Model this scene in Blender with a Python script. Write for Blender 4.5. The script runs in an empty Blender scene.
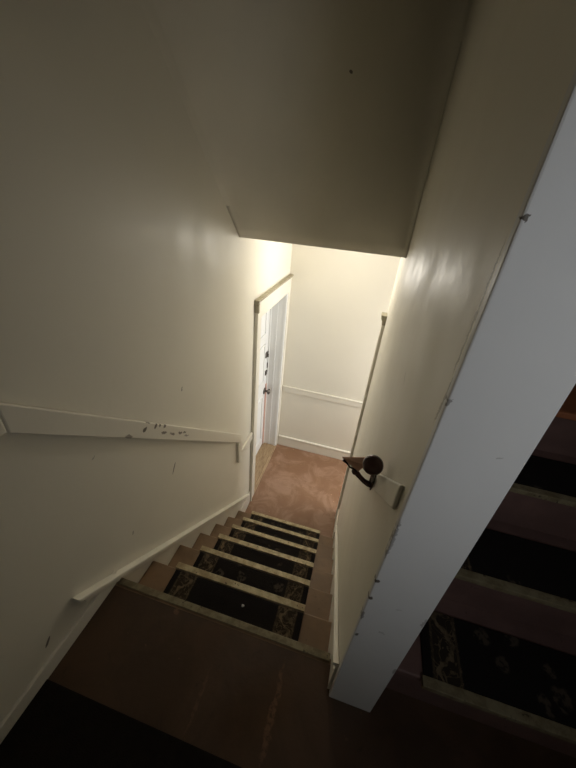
import bpy, bmesh, math, random
from mathutils import Vector, Matrix
random.seed(4)
S = bpy.context.scene
COL = S.collection

# ---------------------------------------------------------------- dimensions
RISE, RUN = 0.19, 0.2169
W, T = 0.9026, 0.1325            # stairwell width, partition thickness
NST = 6                          # treads below the landing
ZF = -7 * RISE                   # lower floor
YF = 2.50                        # far wall
YP = -0.1144                     # near end of the partition
XO = 2.02                        # outer wall of the upper flight
ZC = 2.75
YB = -1.55                       # wall behind the landing
UY, UZ, UR = -0.0744, 0.20, 0.2432

# ---------------------------------------------------------------- node helpers
class NT:
    def __init__(s, name):
        s.m = bpy.data.materials.new(name); s.m.use_nodes = True
        s.t = s.m.node_tree; s.b = s.t.nodes['Principled BSDF']
        g = s.t.nodes.new('ShaderNodeNewGeometry'); s.pos = g.outputs['Position']
        sx = s.t.nodes.new('ShaderNodeSeparateXYZ'); s.t.links.new(s.pos, sx.inputs[0])
        s.x, s.y, s.z = sx.outputs
    def put(s, sock, v):
        if hasattr(v, 'is_linked'): s.t.links.new(v, sock)
        elif isinstance(v, (tuple, list)): sock.default_value = tuple(v) + ((1,) if len(v) == 3 and sock.type == 'RGBA' else ())
        else: sock.default_value = v
    def math(s, op, a, b=0.0, c=None, clamp=False):
        n = s.t.nodes.new('ShaderNodeMath'); n.operation = op; n.use_clamp = clamp
        s.put(n.inputs[0], a); s.put(n.inputs[1], b)
        if c is not None: s.put(n.inputs[2], c)
        return n.outputs[0]
    def noise(s, scale, detail=4, rough=.55, dist=0, vec=None, out=0):
        n = s.t.nodes.new('ShaderNodeTexNoise')
        n.inputs['Scale'].default_value = scale; n.inputs['Detail'].default_value = detail
        n.inputs['Roughness'].default_value = rough; n.inputs['Distortion'].default_value = dist
        s.t.links.new(vec or s.pos, n.inputs['Vector']); return n.outputs[out]
    def scalev(s, v, vec=None):
        n = s.t.nodes.new('ShaderNodeMapping'); n.inputs['Scale'].default_value = v
        s.t.links.new(vec or s.pos, n.inputs['Vector']); return n.outputs[0]
    def rng(s, v, a, b, c=0., d=1.):
        n = s.t.nodes.new('ShaderNodeMapRange'); n.interpolation_type = 'SMOOTHSTEP'
        for i, q in enumerate((v, a, b, c, d)): s.put(n.inputs[i], q)
        return n.outputs[0]
    def mix(s, f, a, b, mode='MIX'):
        n = s.t.nodes.new('ShaderNodeMix'); n.data_type = 'RGBA'; n.blend_type = mode
        s.put(n.inputs[0], f); s.put(n.inputs[6], a); s.put(n.inputs[7], b); return n.outputs[2]
    def blob(s, u, v, cu, cv, ru, rv, ang=0.0, soft=.3):
        """soft elliptical mask in the plane of two coordinates"""
        c, q = math.cos(ang), math.sin(ang)
        du = s.math('SUBTRACT', u, cu); dv = s.math('SUBTRACT', v, cv)
        a = s.math('ADD', s.math('MULTIPLY', du, c / ru), s.math('MULTIPLY', dv, q / ru))
        b = s.math('ADD', s.math('MULTIPLY', du, -q / rv), s.math('MULTIPLY', dv, c / rv))
        d = s.math('ADD', s.math('MULTIPLY', a, a), s.math('MULTIPLY', b, b))
        return s.rng(d, 1 - soft, 1 + soft, 1, 0)
    def bump(s, h, dist=.002, st=.5):
        n = s.t.nodes.new('ShaderNodeBump'); n.inputs['Distance'].default_value = dist
        n.inputs['Strength'].default_value = st
        s.t.links.new(h, n.inputs['Height']); s.t.links.new(n.outputs[0], s.b.inputs['Normal'])
    def done(s, col, rough=.5, metal=0, spec=None):
        s.put(s.b.inputs['Base Color'], col); s.put(s.b.inputs['Roughness'], rough)
        s.b.inputs['Metallic'].default_value = metal
        if spec is not None: s.b.inputs['Specular IOR Level'].default_value = spec
        return s.m

M = {}
CREAM = (.77, .73, .625)
def paint(name, col, marks=(), plane='yz', rough=.50, wear=.06):
    n = NT(name)
    big = n.noise(1.7, 5, .6); fine = n.noise(55, 3, .6)
    c = n.mix(n.rng(big, .3, .7, 0, wear), col, tuple(v * .55 for v in col))
    c = n.mix(n.rng(n.noise(9, 6, .7), .62, .72, 0, .10), c, tuple(min(1, v * 1.12) for v in col))
    u, v = {'yz': (n.y, n.z), 'xz': (n.x, n.z)}[plane]
    ragged = n.math('MULTIPLY', n.math('SUBTRACT', n.noise(70, 3, .7), .5), .018)
    for (cu, cv, ru, rv, ang, dark) in marks:
        k = n.blob(n.math('ADD', u, ragged), n.math('ADD', v, ragged), cu, cv, ru, rv, ang, .35)
        c = n.mix(n.math('MULTIPLY', k, dark), c, (.07, .05, .03))
    n.bump(n.math('ADD', n.math('MULTIPLY', big, 2.2), n.math('MULTIPLY', fine, .12)), .005, .4)
    return n.done(c, n.rng(n.noise(6, 4), .3, .7, rough - .06, rough + .1))

M['wall_l'] = paint('cream_wall_paint_left', CREAM,
    [(.582, .58, .010, .004, 1.4, .8), (.448, .193, .03, .005, 1.0, .9), (.124, .122, .010, .004, 1.2, .6),
     (-.284, .125, .018, .005, .9, .85), (.05, .62, .008, .003, .4, .4), (.80, .16, .008, .004, 0, .5)])
M['wall_r'] = paint('cream_wall_paint_right', CREAM,
    [(-.085, 1.30, .004, .09, 0, .5), (-.09, 1.17, .004, .05, .1, .45), (.30, 1.0, .02, .003, .7, .35),
     (.62, .45, .03, .003, .9, .3), (.2, .2, .012, .003, .4, .3)], wear=.14, rough=.52)
M['wall'] = paint('cream_wall_paint', CREAM)
M['soffit'] = paint('cream_soffit_paint', CREAM, [(.52, 1.83, .007, .005, 0, .8)], 'xz', .5, .2)
M['trim'] = paint('cream_trim_paint', (.78, .74, .64), rough=.36)
M['white'] = paint('white_trim_paint', (.78, .78, .76), rough=.35, wear=.03)
M['dado'] = paint('cream_dado_chipped_paint', (.78, .74, .64),
    [(.31, .595, 0.0275, 0.0105, -.6, .95), (.275, .575, 0.0125, 0.0090, 0, .9), (.34, .545, 0.0125, 0.0075, .5, .9), (.37, .535, 0.0150, 0.0075, 1.2, .9),
     (.40, .505, 0.0150, 0.0075, .2, .9), (.385, .475, 0.0225, 0.0060, -.7, .85), (.48, .455, 0.0250, 0.0045, -.7, .85), (.50, .385, 0.0200, 0.0060, -.7, .9),
     (.535, .36, 0.0150, 0.0060, -.7, .85), (.44, .425, 0.0250, 0.0045, -.7, .8), (.19, .605, 0.0225, 0.0060, -.7, .7), (.55, .33, 0.0250, 0.0045, -.7, .6)], rough=.36)
M['cap'] = paint('grey_white_cap_board_paint', (.70, .69, .68),
    [(.906, 1.417, .0035, .004, 0, .95), (.903, 1.177, .003, .006, 0, .6), (.904, .702, .006, .005, .8, .95),
     (.904, .631, .005, .006, 0, .95), (.908, .453, .004, .006, 0, .9), (.903, .55, .003, .02, 0, .6), (.903, .85, .003, .06, 0, .5),
     (.97, .62, .008, .002, .4, .25), (1.0, 1.1, .005, .002, .5, .3), (.96, .5, .010, .003, -.5, .25), (1.033, .33, .004, .015, 0, .5),
     (1.033, .60, .004, .02, 0, .4)], 'xz', .5, .12)

def floorpaint(name, a, b, sc, rough, streaks=()):
    n = NT(name)
    c = n.mix(n.rng(n.noise(sc, 6, .62, .8), .42, .66), a, b)
    c = n.mix(n.rng(n.noise(sc * 3.2, 5, .7, 1.5), .60, .72, 0, .55), c, tuple(v * .62 for v in a))
    c = n.mix(n.rng(n.noise(sc * 7, 3, .6), .69, .74, 0, .6), c, tuple(min(1, v * 1.9) for v in b))
    wob = n.math('MULTIPLY', n.math('SUBTRACT', n.noise(11, 4, .6), .5), .05)
    for cu, cv, ru, rv, k in streaks:
        mk = n.blob(n.math('ADD', n.x, wob), n.y, cu, cv, ru, rv, 0, .6)
        c = n.mix(n.math('MULTIPLY', n.math('MULTIPLY', mk, n.rng(n.noise(60, 4, .7), .35, .6)), k), c, tuple(min(1, v*2.6) for v in b))
    n.bump(n.noise(18, 5, .65), .004, .5)
    return n.done(c, n.rng(n.noise(5, 4), .3, .7, rough - .1, rough + .12))
M['floor_low'] = floorpaint('worn_terracotta_floor_paint', (.235, .125, .068), (.33, .20, .13), 4.5, .45)
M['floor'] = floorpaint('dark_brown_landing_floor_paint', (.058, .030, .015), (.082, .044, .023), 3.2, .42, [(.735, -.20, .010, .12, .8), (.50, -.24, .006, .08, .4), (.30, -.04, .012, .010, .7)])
def step_paint(name, a):
    n = NT(name)
    c = n.mix(n.rng(n.noise(6, 5, .6), .4, .7), a, tuple(v * 1.35 for v in a))
    c = n.mix(n.rng(n.noise(40, 3, .6), .66, .72, 0, .5), c, tuple(v * .4 for v in a))
    n.bump(n.noise(30, 4), .003, .4)
    return n.done(c, .5)
M['step'] = step_paint('brown_step_paint', (.19, .118, .064))
M['ustep'] = step_paint('maroon_riser_paint', (.135, .078, .068))
M['orange'] = step_paint('bare_orange_wood', (.34, .12, .05))
M['under'] = step_paint('raw_underside_boards', (.25, .2, .14))

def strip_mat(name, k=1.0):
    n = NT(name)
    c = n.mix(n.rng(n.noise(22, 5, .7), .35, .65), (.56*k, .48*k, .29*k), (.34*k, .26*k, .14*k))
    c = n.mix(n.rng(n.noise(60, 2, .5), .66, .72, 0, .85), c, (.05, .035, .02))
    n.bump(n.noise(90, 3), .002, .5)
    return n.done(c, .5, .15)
M['strip'] = strip_mat('aged_ribbed_brass_strip'); M['strip_shaded'] = strip_mat('shaded_dirty_brass_strip', .5)  # second brass is a darker copy: low light and dirt put into its colour

def carpet_mat(name, x0, x1):
    n = NT(name)
    base = n.mix(n.noise(220, 2), (.008, .007, .007), (.022, .018, .016))
    dl = n.math('SUBTRACT', n.x, x0); dr = n.math('SUBTRACT', x1, n.x)
    d = n.math('MINIMUM', dl, dr)
    band = n.math('MULTIPLY', n.rng(d, .024, .030), n.rng(d, .112, .118, 1, 0))
    # scrolling stems inside the band
    wv = n.math('SINE', n.math('ADD', n.math('MULTIPLY', n.math('ADD', n.y, n.z), 42), n.math('MULTIPLY', n.noise(14, 2), 7)))
    off = n.math('ABSOLUTE', n.math('SUBTRACT', d, n.math('MULTIPLY_ADD', wv, .026, .071)))
    stem = n.rng(off, .006, .011, 1, 0)
    leaf = n.rng(n.math('ABSOLUTE', n.math('SUBTRACT', n.noise(26, 2, .5, 1.4), .5)), .016, .04, 1, 0)
    edge = n.math('MAXIMUM', n.rng(n.math('ABSOLUTE', n.math('SUBTRACT', d, .032)), .002, .005, 1, 0),
                  n.rng(n.math('ABSOLUTE', n.math('SUBTRACT', d, .110)), .002, .005, 1, 0))
    pat = n.math('MULTIPLY', band, n.math('MAXIMUM', stem, n.math('MAXIMUM', n.math('MULTIPLY', leaf, .7), n.math('MULTIPLY', edge, .35))))
    c = n.mix(n.math('MULTIPLY', band, .6), base, (.045, .033, .022))
    c = n.mix(n.math('MULTIPLY', pat, n.rng(n.noise(45, 3), .30, .62, .25, 1)), c, (.17, .125, .075))
    # dim flowers in the middle
    v = n.t.nodes.new('ShaderNodeTexVoronoi'); v.inputs['Scale'].default_value = 11
    n.t.links.new(n.noise(5, 2, .5, 0, None, 1), v.inputs['Vector'])
    n.t.links.new(n.mix(.06, n.pos, n.noise(16, 2, .5, 0, None, 1)), v.inputs['Vector'])
    fl = n.math('MULTIPLY', n.rng(v.outputs[0], .20, .30, 1, 0), n.rng(n.noise(38, 2), .40, .56))
    mid = n.rng(d, .125, .135)
    c = n.mix(n.math('MULTIPLY', n.math('MULTIPLY', fl, mid), .8), c, (.085, .066, .048))
    n.bump(n.noise(350, 2), .003, .8)
    return n.done(c, .95, 0, .1)
CX0, CX1 = .135, .768
M['carpet'] = carpet_mat('dark_floral_runner_pile', CX0, CX1)
UX0, UX1 = 1.15, 1.90
M['ucarpet'] = carpet_mat('dark_floral_runner_pile_upper', UX0, UX1)
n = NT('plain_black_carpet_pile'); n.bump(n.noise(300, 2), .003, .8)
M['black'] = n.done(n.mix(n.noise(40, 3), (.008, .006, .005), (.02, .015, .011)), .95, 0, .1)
n = NT('dark_bronze'); M['bronze'] = n.done(n.mix(n.noise(60, 3), (.05, .026, .026), (.10, .052, .048)), .25, .4)
n = NT('worn_copper'); M['copper'] = n.done(n.mix(n.noise(60, 3), (.72, .42, .30), (.58, .33, .23)), .5, .1)
n = NT('brushed_nickel'); M['nickel'] = n.done(n.mix(n.noise(80, 2), (.20, .18, .16), (.08, .07, .06)), .35, .8)
n = NT('bare_threshold_oak')
g = n.noise(9, 6, .7, .3, n.scalev((14, 1, 1)))
c = n.mix(n.rng(g, .3, .7), (.42, .30, .17), (.22, .14, .075)); c = n.mix(n.rng(n.noise(12, 5, .7), .62, .7, 0, .7), c, (.09, .06, .04))
n.bump(g, .003, .5); M['oak'] = n.done(c, .55)
n = NT('pink_primer'); M['pink'] = n.done(n.mix(n.noise(20), (.62, .36, .29), (.70, .46, .38)), .5)
n = NT('dusty_ledge_paint'); M['dust'] = n.done(n.mix(n.rng(n.noise(25, 4), .35, .6), (.30, .27, .19), (.42, .38, .28)), .7)
n = NT('paper_white'); M['paper'] = n.done(n.mix(n.noise(50), (.8, .8, .78), (.7, .7, .68)), .7)

# ---------------------------------------------------------------- mesh helpers
class MB:
    def __init__(s): s.b = bmesh.new()
    def box(s, x0, x1, y0, y1, z0, z1):
        vs = [s.b.verts.new((x, y, z)) for x in (x0, x1) for y in (y0, y1) for z in (z0, z1)]
        for f in ((0,1,3,2),(4,6,7,5),(0,4,5,1),(2,3,7,6),(0,2,6,4),(1,5,7,3)): s.b.faces.new([vs[i] for i in f])
        return s
    def prism(s, poly, axis, a, b):
        """extrude a polygon of the two other coordinates along an axis"""
        def P(u, v, w):
            return {'x': (w, u, v), 'y': (u, w, v), 'z': (u, v, w)}[axis]
        A = [s.b.verts.new(P(u, v, a)) for u, v in poly]; B = [s.b.verts.new(P(u, v, b)) for u, v in poly]
        s.b.faces.new(A); s.b.faces.new(B[::-1]); n = len(poly)
        for i in range(n): s.b.faces.new((A[i], B[i], B[(i+1) % n], A[(i+1) % n]))
        return s
    def tube(s, pts, rad, seg=12):
        pts = [Vector(p) for p in pts]; rings = []
        up = Vector((.13, .2, .97))
        for i, p in enumerate(pts):
            d = (pts[min(i+1, len(pts)-1)] - pts[max(i-1, 0)]).normalized()
            a = d.cross(up).normalized(); c = d.cross(a)
            r = rad[i] if isinstance(rad, (list, tuple)) else rad
            rings.append([s.b.verts.new(p + r*(math.cos(2*math.pi*k/seg)*a + math.sin(2*math.pi*k/seg)*c)) for k in range(seg)])
        for q in range(len(rings)-1):
            for k in range(seg): s.b.faces.new((rings[q][k], rings[q][(k+1) % seg], rings[q+1][(k+1) % seg], rings[q+1][k]))
        s.b.faces.new(rings[0][::-1]); s.b.faces.new(rings[-1]); return s
    def lathe(s, prof, origin, axis, seg=20):
        """profile of (distance along axis, radius)"""
        ax = Vector(axis).normalized(); o = Vector(origin)
        return s.tube([o + ax*h for h, r in prof], [r for h, r in prof], seg)
    def build(s, name, mat, parent=None, bevel=0, smooth=False, seg=2):
        bmesh.ops.recalc_face_normals(s.b, faces=s.b.faces)
        vs = s.b.verts
        c = Vector(((min(v.co.x for v in vs)+max(v.co.x for v in vs))/2, (min(v.co.y for v in vs)+max(v.co.y for v in vs))/2, min(v.co.z for v in vs)))
        bmesh.ops.translate(s.b, verts=list(vs), vec=-c)
        me = bpy.data.meshes.new(name); s.b.to_mesh(me); s.b.free()
        me.materials.append(mat)
        if smooth:
            for p in me.polygons: p.use_smooth = True
        o = bpy.data.objects.new(name, me); COL.objects.link(o)
        if parent is not None:
            o.parent = parent
            root = parent; off = Vector((0, 0, 0))
            while root is not None: off += root.location; root = root.parent
            c = c - off
        o.location = c
        if bevel:
            b = o.modifiers.new('soft_edges', 'BEVEL'); b.width = bevel; b.segments = seg; b.limit_method = 'ANGLE'; b.angle_limit = math.radians(40)
        return o
def struct(o, label=None):
    o['kind'] = 'structure'
    if label: o['label'] = label
    return o
def thing(name, loc, label, cat, group=None):
    o = bpy.data.objects.new(name, None); o.empty_display_size = .05; COL.objects.link(o); o.location = loc
    return tag(o, label, cat, group)
def tag(o, label, cat, group=None):
    o['label'] = label; o['category'] = cat
    if group: o['group'] = group
    return o

# ---------------------------------------------------------------- room shell
# left wall with the doorway to the front door, cut at the lower landing
DY0, DY1, DZ = 1.655, 2.445, .60
w = MB()
w.box(-.22, 0, YB-.1, DY0, ZF-.2, ZC)
w.box(-.22, 0, DY0, DY1, DZ, ZC)
w.box(-.22, 0, DY1, YF+.12, ZF-.2, ZC)
struct(w.build('wall_left', M['wall_l']), 'cream painted plaster wall running down the left side of the stairs')
# far wall
struct(MB().box(-.0, 3.4, YF, YF+.12, ZF-.2, ZC).build('wall_far', M['wall']), 'cream wall at the far end of the lower landing')
# partition between the two flights, with a doorway low down behind the flight
OY0, OY1, OZ = 1.72, YF, .68
w = MB()
w.box(W, W+T, YP+.016, OY0, ZF-.2, ZC); w.box(W, W+T, OY0, YF, 1.19, ZC)
struct(w.build('wall_right', M['wall_r']), 'cream partition wall on the right of the descending stairs')
struct(MB().box(W-.002, W+T+.002, YP, YP+.018, 0.0005, ZC).build('trim_1', M['cap'], bevel=.003),
       'wide grey-white board capping the near end of the partition wall')
# outer wall of the upper flight
struct(MB().prism([(YB, -.2), (-.1, -.2), (YF, 1.9), (YF, 4.6), (YB, 4.6)], 'x', XO, XO+.1).build('wall_outer', M['wall']))
struct(MB().box(-.1, XO+.1, YB-.1, YB, -.2, 4.6).build('wall_back', M['wall']))
struct(MB().box(W, XO+.1, YF+.8, YF+.9, 1.8, 4.6).build('wall_upstairs', M['wall']))
# ceilings
struct(MB().box(-.22, W+T, YB-.1, YF, ZC, ZC+.1).build('ceiling', M['wall']), 'high ceiling over the landing')
struct(MB().box(W+T, XO+.1, YB-.1, YF+.9, 4.5, 4.6).build('ceiling_upstairs', M['wall']))
struct(MB().box(W, W+T, YB-.1, YF+.9, ZC, 4.6).build('wall_upper_right', M['wall']))
struct(MB().box(0, W, 1.285+.13, YF, 1.19, 1.27).build('ceiling_lower', M['wall']), 'low ceiling of the lower landing')
# sloping plaster soffit over the descending flight (twisted surface)
b = bmesh.new(); N1, N2 = 90, 30; grid = []
for j in range(N2+1):
    z = 1.178 + (ZC-1.178)*j/N2
    yl = 1.285 - .83*(z-1.178)*.98; yr = 1.30 + .10*math.sin(min(1, (z-1.178)/.8)*math.pi)*0 + .05*min(1, (z-1.178)/.5)
    row = []
    for i in range(N1+1):
        u = i/N1; s_ = u*u*(3-2*u)*.45 + u*.55
        y = yl*(1-s_)+yr*s_; hz = min(1, (z-1.178)/.9); xx = W*u
        for rr, q in ((.02+.30*hz, xx), (.02+.10*hz, W-xx)):
            if q < rr: y -= (rr - math.sqrt(max(0, rr*rr-(rr-q)**2)))*.8
        row.append(b.verts.new((xx, y, z)))
    grid.append(row)
for j in range(N2):
    for i in range(N1): b.faces.new((grid[j][i], grid[j][i+1], grid[j+1][i+1], grid[j+1][i]))
# back and underside give it thickness
bk = [[b.verts.new((W*u, 1.46, z)) for u in (0, 1)] for z in (1.178, ZC)]
b.faces.new([*grid[0], bk[0][1], bk[0][0]]); b.faces.new((bk[0][0], bk[0][1], bk[1][1], bk[1][0]))
b.faces.new([*grid[N2], bk[1][1], bk[1][0]])
b.faces.new([*[r[0] for r in grid], bk[1][0], bk[0][0]]); b.faces.new([*[r[N1] for r in grid], bk[1][1], bk[0][1]])
m_ = MB(); m_.b = b
o = struct(m_.build('ceiling_soffit', M['soffit']), 'sloping cream plaster soffit over the descending stairs, ending in a straight edge')
for p in o.data.polygons: p.use_smooth = len(p.vertices) == 4 and abs(p.normal.y) > .3

# floors
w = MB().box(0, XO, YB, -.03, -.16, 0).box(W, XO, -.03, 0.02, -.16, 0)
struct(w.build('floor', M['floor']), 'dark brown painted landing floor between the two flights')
struct(MB().box(-.22, 3.4, NST*RUN-.02, YF+.12, ZF-.1, ZF).build('floor_lower', M['floor_low']), 'worn terracotta painted floor of the lower landing')
struct(MB().box(W+T, 3.4, .0, NST*RUN-.02, ZF-.1, ZF).build('floor_side_room', M['floor_low']))
# the room beyond the side doorway
struct(MB().box(3.3, 3.4, 0, 1.75, ZF, 1.19).box(3.3, 3.4, 1.75, YF, ZF, ZF+.6).build('wall_side_room', M['wall']))
struct(MB().box(XO+.1, 3.4, -.1, YF, 1.19, 1.27).build('ceiling_side_room', M['wall']))
struct(MB().box(W+T, 3.4, -.1, 0, ZF-.1, -.16).build('wall_side_near', M['wall']))

# ---------------------------------------------------------------- descending flight
st = thing('staircase', (W/2, .6, ZF), 'brown painted stairs going down to the bright lower landing, thin brass strips on each edge', 'stairs')
X0, X1 = .001, W-.001
NB = .022   # painted nosing sits a little behind the brass strip
for k in range(1, NST+1):
    y, z = k*RUN, -k*RISE
    y0 = y - RUN - NB
    t = MB().box(X0, X1, y0, y-NB, z-.028, z).build('tread', M['step'], st, bevel=.006, seg=3)
    MB().prism([(y-.026, z+.0125), (y+.003, z+.0125), (y+.003, z-.004), (y+.000, z-.004), (y+.000, z+.0005), (y-.026, z+.0005)], 'x', .1273, .7686).build('nosing_strip', M['strip'], t, bevel=.0015)
for k in range(0, NST+1):
    y, z = k*RUN, -k*RISE
    zt = z-.028 if k else -.0005
    y1 = y-NB-.018 if k else -.012
    MB().box(X0, X1, y1-.02, y1, z-RISE+.0005, zt).build('riser', M['step'], st)
MB().prism([(-.022, .001), (-.022, .005), (.003, .005), (.003, -.020), (-.006, -.020), (-.006, .001)], 'x', .004, W-.014).build('nosing_strip', M['strip_shaded'], st, bevel=.0015)
# sloped closing boards under the flight
MB().prism([(-.05, -.20), (NST*RUN-.05, ZF+.0), (NST*RUN-.08, ZF), (-.05, -.24)], 'x', X0, X1).build('under_board', M['under'], st)

names = ['topmost', 'second', 'third', 'fourth', 'fifth', 'lowest']
for k in range(1, NST+1):
    y, z = k*RUN, -k*RISE
    yb = y-RUN-NB+ (.003 if k > 1 else .012)
    o = MB().box(CX0, CX1, yb, y-.031, z+.0004, z+.010).build('stair_carpet', M['carpet'], bevel=.003)
    tag(o, f'dark floral carpet piece on the {names[k-1]} tread of the descending stairs', 'carpet', 'carpet pieces on the descending treads')
# crumb of paper
b = bmesh.new(); bmesh.ops.create_icosphere(b, subdivisions=2, radius=.0065)
for v in b.verts: v.co *= random.uniform(.75, 1.15); v.co.z *= .7
bmesh.ops.translate(b, verts=list(b.verts), vec=(.50, .131, -.19+.0145)); m_ = MB(); m_.b = b
tag(m_.build('paper_scrap', M['paper']), 'tiny white crumb of paper lying on the topmost dark carpet piece', 'paper scrap')

# ---------------------------------------------------------------- ascending flight
ua = thing('staircase', (1.5, .9, 0), 'maroon painted stairs going up to the right of the grey-white board', 'stairs')
XL, XR = W+T+.001, XO-.001
NU = 10
for j in range(NU):
    y, z = UY+j*UR, (j+1)*UZ
    mt = M['orange'] if j == 3 else M['ustep']
    y1 = y+.02+UR+.032
    t = MB().box(XL, XR, y+.02, y1, z-.028, z).build('tread', mt, ua, bevel=.006, seg=3)
    MB().box(XL, XR, y+.040, y+.060, z-UZ+.0005, z-.028).build('riser', M['ustep'], ua)
    if j < 3:
        MB().prism([(y+.026, z+.0125), (y-.002, z+.0125), (y-.002, z-.008), (y+.018, z-.008), (y+.018, z+.0005), (y+.026, z+.0005)], 'x', UX0-.005, UX1).build('nosing_strip', M['strip_shaded'], t, bevel=.0015)
    if j < 3:
        o = MB().box(UX0, UX1, y+.027, y+UR-.020, z+.0004, z+.010).build('stair_carpet', M['ucarpet'], bevel=.003)
        tag(o, 'dark floral carpet piece on the ' + ['first', 'second', 'third'][j] + ' tread of the rising stairs', 'carpet', 'carpet pieces on the rising treads')
yt = UY+NU*UR
MB().prism([(.05, -.001), (yt, NU*UZ-.05), (yt, NU*UZ-.12), (.05, -.08)], 'x', XL, XR).build('under_board', M['under'], ua)
struct(MB().box(W+T, XO, yt+.04, YF+.8, NU*UZ, NU*UZ+.2).build('floor_upstairs', M['floor']))

# carpet at the near end of the landing
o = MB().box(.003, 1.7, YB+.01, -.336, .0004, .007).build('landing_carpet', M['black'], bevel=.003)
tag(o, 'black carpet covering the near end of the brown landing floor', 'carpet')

# ---------------------------------------------------------------- mouldings
def slope_board(name, x0, x1, ya, za, yb, zb, h, mat, label=None, plumb=True, parent=None, bev=.004):
    poly = [(ya, za-h), (ya, za), (yb, zb), (yb, zb-h)]
    o = MB().prism(poly, 'x', x0, x1).build(name, mat, parent, bevel=bev)
    return struct(o, label) if parent is None else o
# left dado: sloping board, plumb drop, low horizontal piece
sl = -.876
o = slope_board('trim_2', .0002, .022, -.150, .971, 1.295, -.247, .088, M['dado'], 'sloping chipped cream dado rail on the left wall')
zb_ = -.247
MB().box(.0003, .0215, 1.232, 1.2945, -.495, zb_-.045).build('drop_board', M['dado'], o, bevel=.003)
MB().prism([(-1.5, .884), (-1.5, .955), (-.152, .965), (-.152, .889)], 'x', .0002, .022).build('level_board', M['dado'], o, bevel=.004)
struct(MB().box(.0003, .020, 1.297, 1.545, -.488, -.418).build('trim_3', M['trim'], bevel=.004), 'short level piece of dado rail between the stairs and the front door')
struct(MB().box(.03, W+1, YF-.014, YF-.0003, -.535, -.462).box(.03, W+1, YF-.020, YF-.014, -.478, -.462).build('trim_4', M['trim'], bevel=.004), 'level dado rail across the far wall')
# right dado
o = slope_board('trim_5', W-.010, W-.0003, -.066, .952, 1.50, .952-.80*1.566-.11, .072, M['wall_r'], 'sloping cream dado rail on the right partition wall below the bracket')
# left skirt: moulding strip following the stairs, flat board under it
def zt(y): return .045 - .805*y
struct(MB().prism([(-.175, zt(-.175)), (1.50, zt(1.50)), (1.50, zt(1.5)-.022), (-.175, zt(-.175)-.022)], 'x', .0003, .030)
       .prism([(-.15, zt(-.15)-.030), (1.50, zt(1.50)-.030), (1.50, zt(1.5)-.054), (-.15, zt(-.15)-.052)], 'x', .0003, .018).build('trim_6', M['trim'], bevel=.004), 'cream skirting moulding following the left edge of the stairs')
struct(MB().box(.0003, .012, YB, -.005, .0003, .062).build('baseboard_left', M['trim'], bevel=.003), 'low cream baseboard along the left side of the landing')
struct(MB().box(.0003, .014, 1.30, 1.545, ZF+.0003, ZF+.15).build('baseboard_lower_left', M['trim'], bevel=.003))
# right skirt with two ridges
def off(a): return [(-.092, .075+a), (NST*RUN+.02, sl*(NST*RUN)+.0+a)]
def ridge(a, b, x):
    (y0, z0), (y1, z1) = off(a); (_, q0), (_, q1) = off(b)
    return [(y0, q0), (y0, z0), (y1, z1), (y1, q1)], x
w = MB()
for a, b_, x in ((.12, -.17, .008), (.12, .098, .020), (.075, .062, .013)):
    poly, xx = ridge(a, b_, x); w.prism(poly, 'x', W-xx, W-.0003)
struct(w.build('baseboard_right', M['trim'], bevel=.003), 'ridged cream skirting board down the right side of the stairs')
struct(MB().box(W-.010, W-.0003, YP+.02, -.094, .0003, .19).build('baseboard_landing', M['trim'], bevel=.003))
struct(MB().box(W-.014, W-.0003, 1.37, 1.64, ZF+.0003, ZF+.15).build('baseboard_lower_right', M['trim'], bevel=.003))
w = MB().box(.03, W+2, YF-.016, YF-.0003, ZF+.0003, ZF+.13).box(.03, W+2, YF-.026, YF-.0003, ZF+.128, ZF+.150)
struct(w.build('baseboard_far', M['trim'], bevel=.004), 'cream baseboard along the far wall of the lower landing')

# ---------------------------------------------------------------- front door in the left wall
def casing(name, xa, xb, y0, y1, ztop, wcas, side, labels):
    """architrave on a wall face; side=+1 protrudes to +x, -1 to -x"""
    root = bpy.data.objects.new(name, None); COL.objects.link(root); root.location = (xa, (y0+y1)/2, ZF)
    root['kind'] = 'structure'; root['label'] = labels
    lo, hi = min(xa, xb), max(xa, xb)
    return root, lo, hi
dr = bpy.data.objects.new('door_1', None); COL.objects.link(dr); dr.location = (-.1, (DY0+DY1)/2, ZF)
struct(dr, 'white panelled front door in a cream casing at the foot of the stairs')
# casing boards
cz = DZ+.10
MB().box(.0003, .020, DY0-.095, DY0, ZF+.0003, DZ).box(.0003, .028, DY0-.103, DY0-.090, ZF+.0003, cz).build('casing_board', M['trim'], dr, bevel=.003)
MB().box(.0003, .020, DY1, YF-.001, ZF+.0003, DZ).build('casing_board', M['trim'], dr, bevel=.003)
MB().box(.0003, .020, DY0-.095, YF-.001, DZ, cz+.03).build('head_board', M['trim'], dr, bevel=.003)
MB().prism([(.0003, cz+.03), (.026, cz+.03), (.036, cz+.042), (.040, cz+.055), (.0003, cz+.055)], 'y', DY0-.112, YF-.001).build('cornice', M['dust'], dr, bevel=.002)
MB().prism([(DY0-.106, cz-.04), (DY0-.088, cz-.04), (DY0-.084, cz+.03), (DY0-.114, cz+.03)], 'x', .0003, .034).build('corner_block', M['dust'], dr, bevel=.003)
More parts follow.
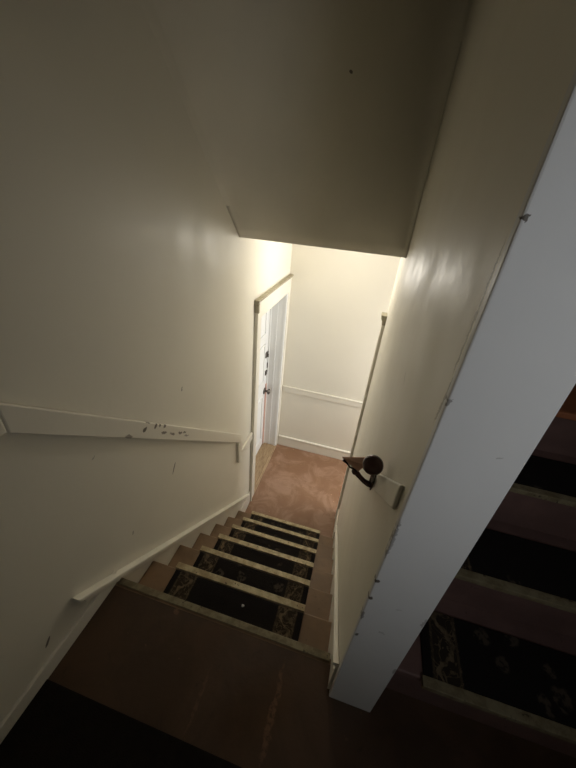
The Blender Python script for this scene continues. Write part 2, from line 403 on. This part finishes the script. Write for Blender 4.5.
# jambs (lining of the deep reveal)
MB().box(-.22, .0, DY1-.018, DY1-.0003, ZF+.02, DZ).box(-.165, -.135, DY1-.034, DY1-.018, ZF+.02, DZ).box(-.085, -.07, DY1-.024, DY1-.018, ZF+.02, DZ).box(-.012, .012, DY1-.026, DY1-.0003, ZF+.02, DZ).build('jamb', M['white'], dr, bevel=.002)
MB().box(-.22, .0, DY0+.0003, DY0+.018, ZF+.02, DZ).build('jamb', M['white'], dr, bevel=.002)
MB().box(-.22, .0, DY0+.018, DY1-.018, DZ-.018, DZ-.0003).build('jamb', M['white'], dr, bevel=.002)
MB().prism([(-.22, ZF+.0003), (.022, ZF+.0003), (.022, ZF+.012), (.0, ZF+.022), (-.22, ZF+.026)], 'y', DY0+.002, DY1-.002).build('threshold', M['oak'], dr, bevel=.002)
# leaf with raised mouldings
LX = -.150
w = MB().box(LX-.04, LX, DY0+.02, DY1-.036, ZF+.03, DZ-.02)
def frame(w, y0, y1, z0, z1, r=.018, t=.010):
    w.box(LX-.001, LX+t, y0, y1, z0, z0+r); w.box(LX-.001, LX+t, y0, y1, z1-r, z1)
    w.box(LX-.001, LX+t, y0, y0+r, z0, z1); w.box(LX-.001, LX+t, y1-r, y1, z0, z1)
leaf = w.build('door_leaf', M['white'], dr, bevel=.002)
w = MB(); yc = (DY0+DY1)/2
for a, c_ in ((DY0+.10, yc-.04), (yc+.03, DY1-.14)):
    for z0, z1 in ((ZF+.18, ZF+.80), (ZF+.98, ZF+1.42), (ZF+1.52, ZF+1.82)): frame(w, a, c_, z0, z1)
w.build('panel_moulding', M['white'], leaf, bevel=.003)
MB().box(LX+.0005, LX+.012, DY1-.060, DY1-.037, ZF+.05, ZF+.90).build('edge_strip', M['pink'], leaf)
ky = DY1-.085
def rosette(z, r, name):
    return MB().lathe([(0, r*1.3), (.006, r*1.3), (.011, r*.9), (.014, .012)], (LX+.0005, ky, z), (1, 0, 0)).build(name, M['nickel'], leaf, smooth=True)
r_ = rosette(-.50, .030, 'door_knob')
MB().lathe([(.012, .009), (.03, .009), (.036, .018), (.048, .033), (.062, .031), (.068, .014), (.070, .002)], (LX, ky, -.50), (1, 0, 0)).build('knob', M['nickel'], leaf, smooth=True)
rosette(-.06, .028, 'deadbolt')
MB().box(LX+.012, LX+.030, ky-.004, ky+.004, -.080, -.040).build('thumb_turn', M['nickel'], leaf, bevel=.002)
MB().box(LX+.0005, LX+.014, ky-.012, ky+.035, -.30, -.25).build('latch_plate', M['nickel'], leaf, bevel=.003)
for z in (-.20, -.06, -.50):
    MB().box(LX+.001, LX+.010, DY1-.045, DY1-.0345, z-.03, z+.03).build('strike_plate', M['nickel'], leaf, bevel=.001)

# ---------------------------------------------------------------- side doorway casing in the partition
dr = bpy.data.objects.new('door_2', None); COL.objects.link(dr); dr.location = (W, (OY0+OY1)/2, ZF)
struct(dr, 'thin cream pilaster casing with grey capital beside the side opening on the right')
MB().box(W-.014, W-.0003, OY0-.075, OY0-.002, ZF+.0003, OZ+.05).box(W-.022, W-.0003, OY0-.085, OY0-.068, ZF+.0003, OZ+.05).box(W-.020, W-.0003, OY0-.018, OY0-.001, ZF+.0003, OZ+.05).build('casing_board', M['trim'], dr, bevel=.003)
MB().prism([(W-.0003, OZ+.02), (W-.022, OZ+.02), (W-.027, OZ+.05), (W-.036, OZ+.062), (W-.036, OZ+.085), (W-.0003, OZ+.085)], 'y', OY0-.095, OY0-.004).build('corner_block', M['dust'], dr, bevel=.002)

# ---------------------------------------------------------------- bracket on the right wall
bx, by, bz = W-.010, .222, .628
br = thing('rail_bracket', (bx, by, bz-.008), 'dark bronze bracket with domed cup and curved arm screwed to the right wall rail', 'bracket')
MB().prism([(by-.014, bz+.07), (by-.018, bz+.045), (by-.012, bz+.02), (by, bz-.008), (by+.012, bz+.02), (by+.018, bz+.045), (by+.014, bz+.07), (by, bz+.080)], 'x', bx-.005, bx).build('wall_plate', M['bronze'], br, bevel=.0015)
MB().tube([(bx-.002, by, bz+.018), (bx-.014, by, bz+.018), (bx-.030, by-.002, bz+.028), (bx-.046, by-.002, bz+.042), (bx-.060, by-.002, bz+.056)],
          [.011, .0095, .008, .008, .0095], 12).build('arm', M['bronze'], br, smooth=True)
MB().lathe([(0, .002), (.003, .008), (.010, .011), (.018, .009), (.022, .004)], (bx-.055, by-.002, bz+.050), (-.55, -.05, .55), 14).build('ball', M['bronze'], br, smooth=True)
MB().tube([(bx-.069, by-.002, bz+.066), (bx-.082, by-.002, bz+.070), (bx-.092, by-.002, bz+.082), (bx-.106, by, bz+.090)], [.0035, .003, .003, .0045], 8).build('hook_tip', M['bronze'], br, smooth=True)
kx, kyy, kz = W-.0405, .125, .800
MB().tube([(bx-.006, by-.002, bz+.030), (bx-.010, by-.020, bz+.060), (bx-.016, by-.05, bz+.105), (kx+.004, kyy+.020, kz-.008)], [.009, .007, .006, .009], 12).build('stem', M['bronze'], br, smooth=True)
MB().lathe([(-.020, .003), (-.018, .014), (-.010, .024), (0, .0275), (.008, .0270), (.015, .023), (.020, .015), (.0225, .003)], (kx, kyy, kz+.012), (-.12, -.45, .86), 28).build('cup', M['bronze'], br, smooth=True)
b = bmesh.new()
b.faces.new([b.verts.new(q) for q in ((bx-.112, .226, bz+.096), (kx-.016, kyy+.012, kz+.024), (kx-.016, kyy+.014, kz-.006), (bx-.054, .222, bz+.056))])
m_ = MB(); m_.b = b
o = m_.build('flange', M['copper'], br); q = o.modifiers.new('thickness', 'SOLIDIFY'); q.thickness = .002

# ---------------------------------------------------------------- light
def area(name, loc, target, sx, sy, power, col):
    d = bpy.data.lights.new(name, 'AREA'); d.shape = 'RECTANGLE'; d.size = sx; d.size_y = sy; d.energy = power; d.color = col
    o = bpy.data.objects.new(name, d); COL.objects.link(o); o.location = loc
    o.rotation_euler = (Vector(target)-Vector(loc)).to_track_quat('-Z', 'Z').to_euler(); return o
area('side_room_window_light', (2.30, 2.17, .15), (W-.5, 2.10, .10), .56, 1.7, 68, (.99, .985, .97))
area('post_fill_light', (1.45, -1.15, 1.55), (1.12, .0, 1.12), .35, .35, 1.25, (.93, .97, 1)).data.spread = math.radians(95)  # added unseen light behind the camera, aimed to brighten the partition's end board
pl_ = bpy.data.lights.new('lower_hall_ceiling_lamp', 'POINT'); pl_.energy = 7.5; pl_.shadow_soft_size = .10; pl_.color = (1, .95, .86)
po = bpy.data.objects.new('lower_hall_ceiling_lamp', pl_); COL.objects.link(po); po.location = (.52, 1.80, 1.05)
wd = bpy.data.worlds.new('dim_world'); S.world = wd; wd.use_nodes = True
wd.node_tree.nodes['Background'].inputs[0].default_value = (.5, .6, .8, 1); wd.node_tree.nodes['Background'].inputs[1].default_value = .008

# ---------------------------------------------------------------- camera
yaw, pit, rol, f = -.218707, -.535095, .0957882, 323.228
cd = bpy.data.cameras.new('camera'); cam = bpy.data.objects.new('camera', cd); COL.objects.link(cam)
F = Vector((math.sin(yaw)*math.cos(pit), math.cos(yaw)*math.cos(pit), math.sin(pit)))
R = Vector((math.cos(yaw), -math.sin(yaw), 0)); U = R.cross(F)
c, s = math.cos(rol), math.sin(rol)
R2 = c*R + s*U; U2 = -s*R + c*U
mw = Matrix((R2, U2, -F)).transposed().to_4x4(); mw.translation = (.76107, -.55598, 1.41939)
cam.matrix_world = mw
cd.sensor_fit = 'VERTICAL'; cd.sensor_height = 36; cd.lens = f*36/768; cd.clip_start = .02
S.camera = cam
S.view_settings.view_transform = 'Standard'; S.view_settings.look = 'None'; S.view_settings.gamma = 1
S.view_settings.use_curve_mapping = False; S.view_settings.exposure = 0
